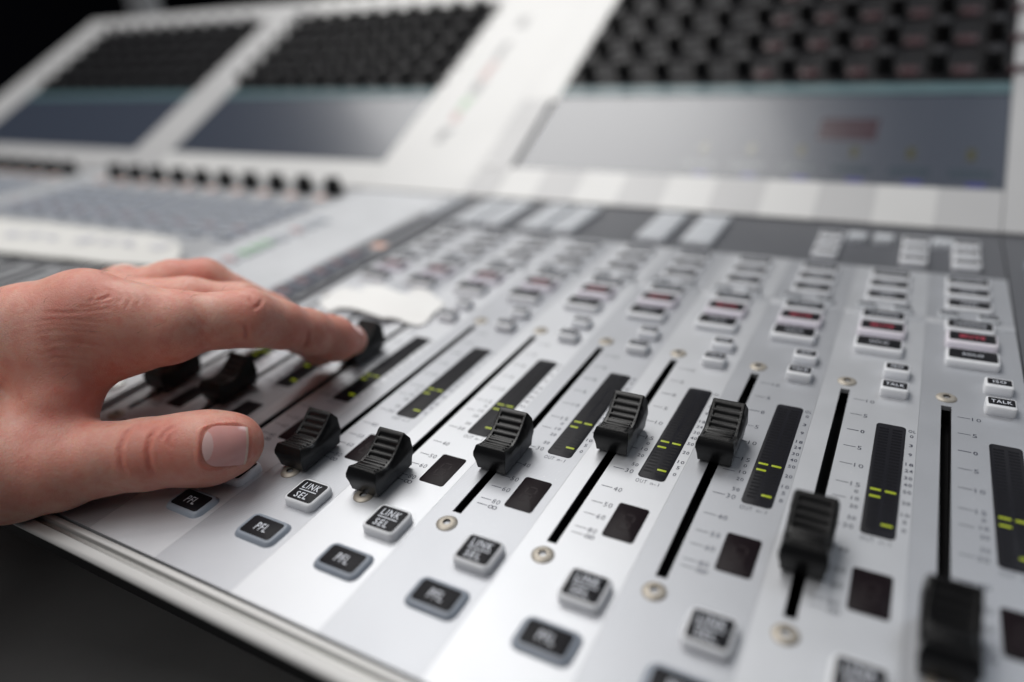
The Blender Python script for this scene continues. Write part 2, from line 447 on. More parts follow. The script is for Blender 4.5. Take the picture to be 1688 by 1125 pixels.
# meter window and its segments
me_meter = MB().rbox(0, 0, 8.3, 54.8, -0.5, 0.16, 1.3, 0.10, 0, 5).mesh('level_meter', M['glass_meter'], 40)
SEG_P = 1.62
def seg_y(k): return -24.1 + k * SEG_P
so = MB()
for k in range(31):
    for cx in (-1.85, 1.85):
        so.box(cx - 1.35, cx + 1.35, seg_y(k) - 0.42, seg_y(k) + 0.42, 0.10, 0.185, 0, False)
me_segoff = so.mesh('unlit_segments', M['seg_off'])
me_segon = MB().rbox(0, 0, 2.75, 0.85, 0.08, 0.26, 0.15, 0.05, 0, 3).mesh('lit_segment', M['seg_on'], 40)
# numeral window with an unlit seven-segment figure
me_disp = MB().rbox(0, 0, 8.9, 14.4, -0.5, 0.16, 0.9, 0.10, 0, 4).mesh('digit_window', M['glass_disp'], 40)
def barmesh(w, d):
    h = min(w, d) / 2
    if w > d: pts = [(-w / 2, 0), (-w / 2 + h, -h), (w / 2 - h, -h), (w / 2, 0), (w / 2 - h, h), (-w / 2 + h, h)]
    else: pts = [(0, -d / 2), (h, -d / 2 + h), (h, d / 2 - h), (0, d / 2), (-h, d / 2 - h), (-h, -d / 2 + h)]
    mb = MB().add([(x, y, 0.15) for x, y in pts] + [(x, y, 0.20) for x, y in pts],
                  [tuple(range(6, 12))] + [(i, (i + 1) % 6, 6 + (i + 1) % 6, 6 + i) for i in range(6)])
    return mb.mesh('digit_segment', M['digit_off'])
me_sh, me_sv = barmesh(2.4, 0.55), barmesh(0.55, 2.4)

# printed scale of one channel (flat print)
pr_ = MB()
for y, t in ((107.6, '10'), (98.0, '5'), (88.4, '0'), (79.1, '5'), (69.8, '10'), (60.5, '15'), (53.6, None), (42.0, '30'), (32.5, '40'), (25.0, '50'), (19.6, '60'), (13.6, '80'), (11.1, 'oo')):
    thick = 0.36 if t == '0' else 0.25
    pr_.quad(3.1, 6.5, y - thick / 2, y + thick / 2, 0.04)
    if t == 'oo':
        for cx in (7.75, 9.05): pr_.lathe(cx, y - 0.1, [(0.78, 0.04), (0.48, 0.041)], 14, 0, cap=False)
    elif t:
        add_text(pr_, t, 6.9 + 0.66 * len(t), y - 0.1, 0.04, 1.95, 1.18 * len(t) + 0.08 * (len(t) - 1), 0, 0.02 if t == '0' else 0.0)
for y, t in ((57.3, '0'), (54.0, '10'), (50.5, '20'), (45.5, '50')):
    add_text(pr_, t, 8.75, y, 0.04, 1.6, 1.0 * len(t), 0, 0.012)
for y, t in ((93.7, 'OL'), (90.8, '0'), (85.7, '3'), (80.7, '9'), (75.5, '18'), (72.3, '24'), (68.7, '30'), (65.4, '40'), (62.0, '50'), (57.0, '20'), (51.8, '10'), (48.8, '5'), (45.3, '0')):
    add_text(pr_, t, 21.0, y, 0.04, 1.6, 1.0 * len(t), 0, 0.014)
add_text(pr_, 'OUT', 13.0, 38.7, 0.04, 1.7, 3.3)
add_text(pr_, 'n-1', 17.1, 38.75, 0.04, 1.5, 2.5)
add_text(pr_, 'MUTE', 14.2, 135.4, 0.04, 1.1, 4.0)
me_print = pr_.mesh('scale_print', M['print'])
me_trimbar = MB().rbox(0, 0, 29.9, 5.2, -0.5, 0.25, 0.4, 0.1, 0, 2).mesh('ridge_bar', M['light'], 40)

CAP_Y = {-3: 28.0, -2: 30.5, -1: 73.0, 0: 10.9, 1: 10.5, 2: 34.6, 3: 57.4, 4: 64.0, 5: 28.5, 6: 10.5}
for i in BAY:
    x = 30.0 * i
    put('faceplate', me_plate[i % 2], console, (x, 0, 0))
    put('fader_slot', me_trough, console, (x, 0, 0))
    put('scale_print', me_print, console, (x, 0, 0), kind='stuff')
    c = put('fader_cap', me_cap, console, (x + 0.25, CAP_Y[i], 0))
    put('stem', me_stem, c)
    put('centre_mark', me_line, c)
    for y in (0.0, 118.6):
        put('screw', me_screw, console, (x, y, 0), (0, 0, rng.uniform(0, 1)))
    mt = put('level_meter', me_meter, console, (x + 15.2, 67.9, 0))
    put('unlit_segments', me_segoff, mt, kind='stuff')
    for sx, k in ((-1.85, 10), (-1.85, 8), (1.85, 10), (1.85, 1)):
        put('lit_segment', me_segon, mt, (sx, seg_y(k) + (0.05 if k != 8 else 0.1), 0))
    dw = put('digit_window', me_disp, console, (x + 15.3, 20.1, 0))
    for mesh_, px, py in ((me_sh, 0.35, 3.1), (me_sh, 0.0, 0), (me_sh, -0.35, -3.1), (me_sv, -1.35, 1.55), (me_sv, 1.65, 1.55), (me_sv, -1.65, -1.55), (me_sv, 1.35, -1.55)):
        put('digit_segment', mesh_, dw, (px, py, 0))
    put_key('link_select_key', K_LINK, x + 15.2, -7.5)
    put_key('listen_key', K_PFL, x + 12.9, -23.9)
    if i not in (-3, -2):                         # these two lie under the paper scrap
        put_key('talk_key', K_TALK, x + 14.6, 115.7)
        put_key('isolate_key', K_ISO, x + 14.6, 129.0)
    put_key('solo_key', K_SOLO, x + 7.5, 147.2)
    put_key('mute_key', K_MUTE, x + 7.6, 162.2)
    put('ridge_bar', me_trimbar, console, (x + 7.5, 180.2, 0))
    for y, kk in ((176.2, 0), (197.0, 1), (210.4, 2), (222.6, 3)):
        put_key('function_key', K_ROW[kk], x + 7.3, y - 0.6)
    put_key('small_key', K_SMALL, x + 0.4, 185.8)
    put_key('small_key', K_SMALL, x + 13.9, 185.8)

# upper field of the near bay: graphite plate with groups of pale keys
mb = MB().box(XL - 0.0, XR, 234.0, Y1, -5, 0.0)
put('upper_plate', mb.mesh('upper_plate', M['graphite']), console)
for x in (126.5, 165.5, 187.0):
    for y in (270.5, 257.5, 244.5): put_key('upper_key', K_TOP, x, y)
for x in (138.6, 151.0, 177.0): put_key('upper_key', K_PALE, x, 271.0)
for x0 in (37.0, 62.5, -37.5, -18.0, -85.5, -66.5):
    for y in (244.0, 256.5, 269.0, 281.5): put_key('upper_key', K_BLOCK, x0, y)

# graphite column left of the strips, with dark red keys
mb = MB().box(-127.5, -104.4, Y0, Y1, -5, 0.0)
put('side_plate', mb.mesh('side_plate', M['mid']), console)
mb = MB().box(-126.5, -105.2, 100, Y1 - 0.5, -0.5, 0.12)
put('side_plate', mb.mesh('side_plate', M['graphite']), console)
K_RED = key_set(13.5, 9.0, 2.6, 11.0, 5.2, 'key_grey', 'label_red', [], bev=0.6, r=1.2, lab_dy=0.4)
put('bolt', MB().lathe(0, 0, [(5.2, 0.0), (5.0, 0.9), (3.2, 1.5), (1.2, 1.7)], 24).mesh('bolt', M['alu_dark'], 40), console, (-114.0, 14.5, 0))
K_PEACH = key_set(12.5, 9.5, 2.4, 10.0, 7.0, 'key_white', 'peach', [], bev=0.6, r=3.5, ins=3.0)
for k in range(5): put_key('red_key', K_RED, -115.3, 111.2 + 14.0 * k)
put_key('peach_key', K_PEACH, -109.5, 184.5)
for k in range(4): put_key('upper_key', K_PALE, -116.5, 250.0 + 11.5 * k)
# graphite column right of the strips
mb = MB().box(203.2, 236, Y0, Y1, -5, 0.0)
put('side_plate', mb.mesh('side_plate', M['graphite']), console)
for y, n_ in ((262, 'upper_key'), (249, 'red_key'), (236, 'red_key')):
    put_key(n_, K_PALE if n_ == 'upper_key' else K_RED, 216.5, y)

# pale centre strip between the two bays
mb = MB().box(-212.5, -128.2, Y0, Y1, -5, 0.3)
put('side_plate', mb.mesh('side_plate', M['mid']), console)
def word_key(lab, lw): return key_set(13, 7.5, 2.0, lw, 3.6, 'key_white', lab, [], bev=0.5, r=1.0)
K_GREEN, K_PRED, K_DIM = word_key('print_green', 11), word_key('print_red', 10), word_key('key_grey', 11)
for y, k in ((139, K_PRED), (151, K_GREEN), (160, K_GREEN), (169, K_GREEN), (180, K_DIM), (195, K_PRED), (207, K_DIM), (218, K_DIM)):
    put_key('status_key', k, -186.5, y)

# ------------------------------------------------------------------ the far bays
def far_bay(xc, n, name_label):
    x0, x1 = xc[-1] - 16, xc[0] + 14
    p = put('far_plate', MB().box(x0, x1, Y0, Y1, -5, 0.0).mesh('far_plate', M['far_plate']), console)
    for i, x in enumerate(xc):
        k = put('rotary_knob', me_knob_tall, console, (x, 278.5, 0)); put('pointer', me_pointer, k)
        put_key('peach_key', K_PEACH, x + 1, 262.0)
        for y in (240, 226, 212, 198): put_key('function_key', K_FAR, x, y)
        put_key('mute_key', K_FAR_R, x, 184)
        put_key('solo_key', K_FAR, x, 171)
        put('fader_slot', me_slotflat, console, (x, 0, 0))
        put('level_meter', me_meter, console, (x - 14.0, 67.9, 0.2))
        c = put('fader_cap', me_cap, console, (x + 0.3, 14 + 2 * ((i * 7) % 5), 0)); put('stem', me_stem, c)
mk = MB(); mk.lathe(0, 0, [(8.2, 0), (8.2, 2.5), (6.8, 3.2), (6.0, 12), (5.4, 13)], 24, 0)
me_knob_tall = mk.mesh('rotary_knob', M['knob'], 40)
me_pointer = MB().box(-0.5, 0.5, 1.5, 5.3, 12.9, 13.3).mesh('pointer', M['legend'])
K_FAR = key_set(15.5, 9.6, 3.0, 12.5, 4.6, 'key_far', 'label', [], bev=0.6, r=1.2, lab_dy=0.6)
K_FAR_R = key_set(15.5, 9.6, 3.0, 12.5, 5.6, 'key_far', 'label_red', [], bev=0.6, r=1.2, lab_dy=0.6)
me_slotflat = MB().box(-1.6, 1.6, 5, 113, -0.3, 0.06).mesh('fader_slot', M['slot'])
far_bay([-228.0 - 30.0 * k for k in range(10)], 0, '')
far_bay([-574.0 - 30.0 * k for k in range(9)], 0, '')
mb = MB().box(-557.5, -514.5, Y0, Y1, -5, 0.0)
put('side_plate', mb.mesh('side_plate', M['mid']), console)
put('side_plate', MB().box(-905, -831, Y0, Y1, -5, 0.0).mesh('side_plate', M['mid']), console)

# ------------------------------------------------------------------ the tilted screen bridge
bridge = put('screen_bridge', None, console, (0, 297.0, 0.5), (R(26), 0, 0))
def bpart(name, mb, m, smooth=None, label=None):
    return put(name, mb.mesh(name, m, smooth), bridge, label=label)
SH = 304.0
bpart('bridge_body', MB().box(-915, 420, 0, SH, -45, -3.0), M['white_paint_dim'])
# foot band: plates of alternating tone
for i in BAY:
    x = 30.0 * i
    bpart('foot_plate', MB().box(x + PL + 0.04, x + PR - 0.04, 0.5, 32.0, -3, 0.8), M['white_paint' if i % 2 else 'white_paint_dim'])
bpart('foot_plate', MB().box(-122, -98.0, 0.5, 112, -3, 0.8), M['white_paint_dim'])
bpart('foot_plate', MB().box(203.0, 420, 0.5, SH, -3, 0.8), M['white_paint_dim'])
bpart('strip_plate', MB().box(-213.5, -122.3, 0.5, SH, -3, 0.8), M['white_paint'])
bpart('strip_plate', MB().box(-122.0, -92.5, 112.4, SH, -3, 0.8), M['white_paint'])
bpart('foot_plate', MB().box(-475, -213.8, 0.5, 31, -3, 0.8), M['white_paint'])
bpart('strip_plate', MB().box(-531, -475.3, 0.5, SH, -3, 0.8), M['white_paint_dim'])
bpart('foot_plate', MB().box(-845, -531.3, 0.5, 31, -3, 0.8), M['white_paint_dim'])
bpart('strip_plate', MB().box(-912, -845.3, 0.5, SH, -3, 0.8), M['white_paint_dim'])
me_bolt = MB().lathe(0, 0, [(4.5, 0.5), (4.3, 1.6), (2.0, 1.9)], 18).mesh('bolt', M['white_paint'], 40)
put('bolt', me_bolt, bridge, (-114.5, 34, 0))
# screens, their bright glass edge, and the knob fields above
me_knob = MB(); me_knob.lathe(0, 0, [(6.5, -2), (6.5, 1.2), (5.7, 2.0), (5.2, 12), (4.6, 13)], 22, 0)
me_knob = me_knob.mesh('rotary_knob', M['knob'], 40)
me_face = MB().lathe(0, 0, [(4.3, 12.9), (4.2, 13.15)], 18).mesh('knob_face', M['knob_face'], 40)
me_lens = MB().rbox(0, 0, 11, 6.5, -2, 1.6, 1.0, 0.4).mesh('lens_key', M['knob_face'], 40)
me_lensr = MB().rbox(0, 0, 12, 7.5, -2, 1.6, 1.0, 0.4).mesh('lens_key', M['red_lens'], 40)
def screen_unit(x0, x1, kx, rows, top, red=False):
    sc = bpart('screen', MB().box(x0, x1, 33.0, 118.0, -3, 0.2), M['screen'])
    bpart('glass_edge', MB().box(x0, x1, 118.3, 129.0, -3, 0.9), M['teal'])
    bpart('knob_field', MB().box(x0, x1, 129.3, top, -3, -0.6), M['knob_panel'])
    for s_ in rows:
        for j, x in enumerate(kx):
            k = put('rotary_knob', me_knob, bridge, (x, s_, 0)); put('knob_face', me_face, k)
            if red or j % 2 == 0: put('lens_key', me_lensr if (red and x > 40) else me_lens, bridge, (x + 14.5, s_ - 4, 0))
    return sc
sc1 = screen_unit(-92, 202.6, [30.0 * i + 11.5 - 0.0 for i in BAY], (146, 180, 214, 248, 279), SH - 12, True)
sc2 = screen_unit(-474.5, -214.2, [-230.0 - 26.0 * k for k in range(10)], (143, 166, 189, 212, 235, 256), SH - 33)
sc3 = screen_unit(-844.5, -531.6, [-548.0 - 29.5 * k for k in range(10)], (143, 166, 189, 212, 235, 256), SH - 33)
bpart('top_rim', MB().box(-844.5, -531.6, SH - 32.6, SH, -3, 0.8), M['white_paint_dim'])
bpart('top_rim', MB().box(-474.5, -214.2, SH - 32.6, SH, -3, 0.8), M['white_paint'])
# what the near screen shows
def on_screen(name, x0, x1, y0, y1, m): put(name, MB().quad(x0, x1, y0, y1, 0.26).mesh(name, M[m]), sc1)
on_screen('screen_field', 103, 136, 72, 93, 'screen_red')
for i in range(1, 7):
    on_screen('screen_mark', 30 * i + 4, 30 * i + 8, 56, 66, 'screen_yellow')
    on_screen('screen_mark', 30 * i + 5, 30 * i + 14, 34, 37, 'screen_blue')
    on_screen('screen_field', 30 * i - 4, 30 * i + 17, 42, 48, 'screen_grey')
# coloured lettering along the pale strip of the bridge
def strip_word(s_, m, x, y, h, w):
    t = MB(); add_text(t, s_, 0, 0, 0.86, h, w)
    put('strip_legend', t.mesh('strip_legend', M[m]), bridge, (x, y, 0), (0, 0, R(90)))
for m, y0, y1 in (('print', 58, 76), ('print_red', 84, 96), ('print_green', 100, 116), ('print', 122, 136), ('print_red', 142, 168), ('print', 172, 196), ('print', 222, 236)):
    o = MB()
    yy = y0
    while yy < y1:
        o.box(-179 + rng.uniform(-1, 1), -170 + rng.uniform(-2, 2), yy, yy + 2.2, 0.79, 0.87); yy += 4.6
    put('strip_legend', o.mesh('strip_legend', M[m]), bridge, kind='stuff')

# ------------------------------------------------------------------ loose things on the console
# crumpled scrap of paper over the strips near the fingertip
OUT = [(-86.4, 108.0), (-88.5, 115.3), (-89.0, 120.9), (-87.7, 126.1), (-84.8, 130.7), (-79.6, 134.0), (-73.3, 136.0), (-66.7, 134.8), (-60.5, 132.5), (-54.5, 130.2), (-50.2, 130.0), (-48.9, 133.4), (-46.9, 135.7), (-42.4, 136.0), (-37.5, 134.1), (-30.9, 130.3), (-25.5, 128.2), (-24.4, 122.2), (-23.4, 116.4), (-22.5, 110.4), (-22.2, 105.1), (-23.9, 103.0), (-26.9, 102.5), (-30.7, 103.1), (-35.1, 104.5), (-38.9, 103.6), (-41.5, 101.3), (-47.1, 102.0), (-53.2, 103.3), (-58.7, 104.9), (-63.7, 105.9), (-68.0, 105.9), (-71.3, 104.8), (-72.1, 102.0), (-73.9, 100.4), (-79.3, 102.8)]
def sheet(outline, z, amp, th, m, name):
    """filled outline, gently buckled, with real thickness"""
    bm = bmesh.new()
    vs = [bm.verts.new((x, y, 0)) for x, y in outline]
    bm.faces.new(vs)
    bmesh.ops.triangulate(bm, faces=bm.faces[:])
    bmesh.ops.subdivide_edges(bm, edges=bm.edges[:], cuts=3, use_grid_fill=True)
    for v in bm.verts:
        x, y = v.co.x, v.co.y
        v.co.z = z + amp * (math.sin(x * 0.11 + 0.8) * 0.6 + math.sin(y * 0.35 + x * 0.05) * 0.4 + 0.9)
    r_ = bmesh.ops.extrude_face_region(bm, geom=bm.faces[:])
    for v in [g for g in r_['geom'] if isinstance(g, bmesh.types.BMVert)]: v.co.z -= th
    for v in bm.verts: v.co *= S
    bmesh.ops.recalc_face_normals(bm, faces=bm.faces[:])
    me = bpy.data.meshes.new(name); bm.to_mesh(me); bm.free()
    me.materials.append(m); me.polygons.foreach_set('use_smooth', [True] * len(me.polygons)); me.set_sharp_from_angle(angle=R(50))
    return me
scrap = thing('paper_scrap', sheet(OUT, 0.9, 1.2, 0.25, M['paper'], 'paper_scrap'),
      'torn wavy white paper scrap lying across the strips just beyond the index fingertip', 'paper')
LS_ = [(-446.2, 145.4), (-388.3, 149.5), (-332.3, 151.3), (-281.3, 152.9), (-260.3, 153.5), (-246.6, 149.8), (-231.3, 141.1), (-216.6, 129.6), (-207.6, 119.6), (-205.8, 112.1), (-222.2, 110.1), (-261.7, 105.5), (-305.4, 101.2), (-352.8, 96.7), (-391.0, 93.0), (-497.1, 144.0)]
hw = MB()
for x_, y_ in ((-52, 129), (-50, 130.5), (-48, 129.5), (-46, 131), (-84, 127), (-81, 128), (-78, 127.2), (-68, 129), (-65, 128.4)):
    zz = 0.9 + 1.2 * (math.sin(x_ * 0.11 + 0.8) * 0.6 + math.sin(y_ * 0.35 + x_ * 0.05) * 0.4 + 0.9)
    hw.box(x_, x_ + rng.uniform(0.5, 1.4), y_, y_ + rng.uniform(1.5, 4), zz - 0.3, zz + 0.12)
put('handwriting', hw.mesh('handwriting', M['paper_ink']), scrap, kind='stuff')
M['paper_dull'] = mat('off_white_paper', (0.72, 0.715, 0.69), 0.8, 0.0, 0.2, var=0.05, vscale=30)
ls = thing('paper_strip', sheet(LS_, 3.8, 0.5, 0.2, M['paper_dull'], 'paper_strip'),
      'long white paper strip with a rounded end lying on the far bay behind the hand', 'paper strip')

hw = MB()
for q in range(7):
    x_ = -395 + 24 * q + rng.uniform(-3, 3); y_ = 118 + 2.2 * q
    for w_ in range(3):
        hw.box(x_ + 5 * w_, x_ + 5 * w_ + rng.uniform(1, 3.5), y_ + rng.uniform(0, 3), y_ + 4 + rng.uniform(0, 8), 5.2, 5.3)
put('handwriting', hw.mesh('handwriting', M['paper_ink']), ls, kind='stuff')
# pale post behind the console
px, py, pz = (-1077.4, 779.4, 151.9)
thing('post', MB().box(px - 24, px + 24, py - 14, py + 14, -70, pz + 900).mesh('post', M['post']),
      'pale grey upright post standing in the dark behind the far end of the console', 'post')

# ------------------------------------------------------------------ the hand
HC = {'hollows': [],
 'index': [(-62.29, -9.61, 49.88, 11.6), (-51.29, -2.3, 46.62, 10.6), (-41.02, 5.92, 43.44, 9.9), (-33.25, 14.72, 41.58, 8.7), (-27.45, 21.2, 40.02, 8.25),
           (-25.45, 30.74, 34.2, 8.0), (-23.37, 40.84, 27.02, 7.6), (-22.9, 50.53, 20.8, 7.2), (-23.26, 61.23, 13.82, 5.9)],
 'index_pads': [(-22.52, 52.39, 16.89, 6.6), (-28.0, 21.94, 40.73, 8.3)],
 'knuckles': [(-67.42, -8.35, 52.83, 9.0)],
 'meta_index': [(-150, -80, 44, 17), (-110, -46, 48, 14.5), (-76.7, -19.97, 46.95, 13), (-62.29, -9.61, 49.88, 11.6)],
 'meta_middle': [(-152, -74, 40, 17), (-112, -30, 43, 13.5), (-75, 6, 44, 10.8)],
 'meta_pinky': [(-160, -60, 32, 15), (-126, -8, 30, 12.5), (-104, 27, 37.5, 10)],
 'meta_ring': [(-156, -66, 36, 16), (-120, -18, 37, 13), (-93, 18, 39, 10)],
 'middle': [(-75, 6, 44, 10.5), (-58, 21, 41, 9.4), (-46, 33, 36.5, 8.6), (-38, 48, 22, 7.6), (-36, 56, 10, 6.6)],
 'pinky': [(-104, 27, 38, 9.6), (-98, 40, 30, 8.4), (-90, 50, 22, 7.2), (-80, 60, 8, 6)],
 'ring': [(-93, 18, 40, 10), (-81, 33, 41, 9.0), (-74, 41, 40, 8.4), (-58, 56, 22, 7.4), (-52, 64, 9, 6.4)],
 'thumb': [(-98, -52, 30, 19), (-66.22, -45.71, 14.49, 16.2), (-54.15, -39.1, 13.41, 12.6), (-42.46, -31.47, 14.46, 10.4), (-32.32, -24.22, 14.21, 10.3),
           (-23.7, -17.8, 14.1, 10.2), (-16.53, -12.46, 13.66, 9.8), (-12.08, -8.59, 13.46, 9.3)],
 'thumb_pads': [(-18.8, -13.34, 12.25, 9.6)],
 'web': [(-75.92, -21.02, 44.35, 12), (-67.97, -22.62, 37.92, 11), (-61.35, -27.79, 28.98, 10), (-58.32, -33.06, 21.33, 10)],
 'web_upper': [(-64.3, -19.61, 37.07, 10.5), (-57.74, -13.83, 37.99, 8.3), (-52.33, -8.57, 39.2, 8.0), (-44.5, -1.37, 41.24, 8.4)],
 'wrist': [(-345, -250, 50, 33), (-250, -172, 46, 29), (-195, -122, 43, 24), (-155, -80, 38, 22), (-118, -52, 32, 18)]}                      # bones: name -> list of (x, y, z, radius)
def rc(P, a, b):
    a = np.asarray(a, np.float32); b = np.asarray(b, np.float32)
    ba = b[:3] - a[:3]
    pa = P - a[:3]
    t = np.clip((pa @ ba) / np.dot(ba, ba), 0, 1)
    return np.sqrt(((pa - t[:, None] * ba) ** 2).sum(1)) - (a[3] + (b[3] - a[3]) * t)
def smin(a, b, k):
    h = np.maximum(k - np.abs(a - b), 0) / k
    return np.minimum(a, b) - h * h * k * 0.25
def chain(P, pts, k):
    d = None
    for a, b in zip(pts[:-1], pts[1:]):
        e = rc(P, a, b)
        d = e if d is None else smin(d, e, k)
    return d
def ball(P, c):
    return np.sqrt(((P - np.asarray(c[:3], np.float32)) ** 2).sum(1)) - c[3]
def hand_sdf(P):
    P = P.astype(np.float32)
    palm = chain(P, HC['meta_index'], 6)
    for n in ('meta_middle', 'meta_ring', 'meta_pinky'):
        palm = smin(palm, chain(P, HC[n], 6), 12)
    palm = smin(palm, chain(P, HC['wrist'], 10), 16)
    thumb = chain(P, HC['thumb'], 4)
    web = smin(chain(P, HC['web'], 4), chain(P, HC['web_upper'], 4), 8)
    d = smin(palm, web, 12)
    d = smin(d, thumb, 5.5)
    idx = chain(P, HC['index'], 3.5)
    for c in HC['index_pads']: idx = smin(idx, ball(P, c), 5)
    d = smin(d, idx, 9)
    oth = chain(P, HC['middle'], 3.5)
    oth = smin(oth, chain(P, HC['ring'], 3.5), 1.6)
    oth = smin(oth, chain(P, HC['pinky'], 3.5), 1.6)
    d = smin(d, oth, 2.4)
    for c in HC['thumb_pads']: d = smin(d, ball(P, c), 6)
    for c in HC['knuckles']: d = smin(d, ball(P, c), 7)
    for c in HC['hollows']: d = -smin(-d, ball(P, c), 7)
    return d
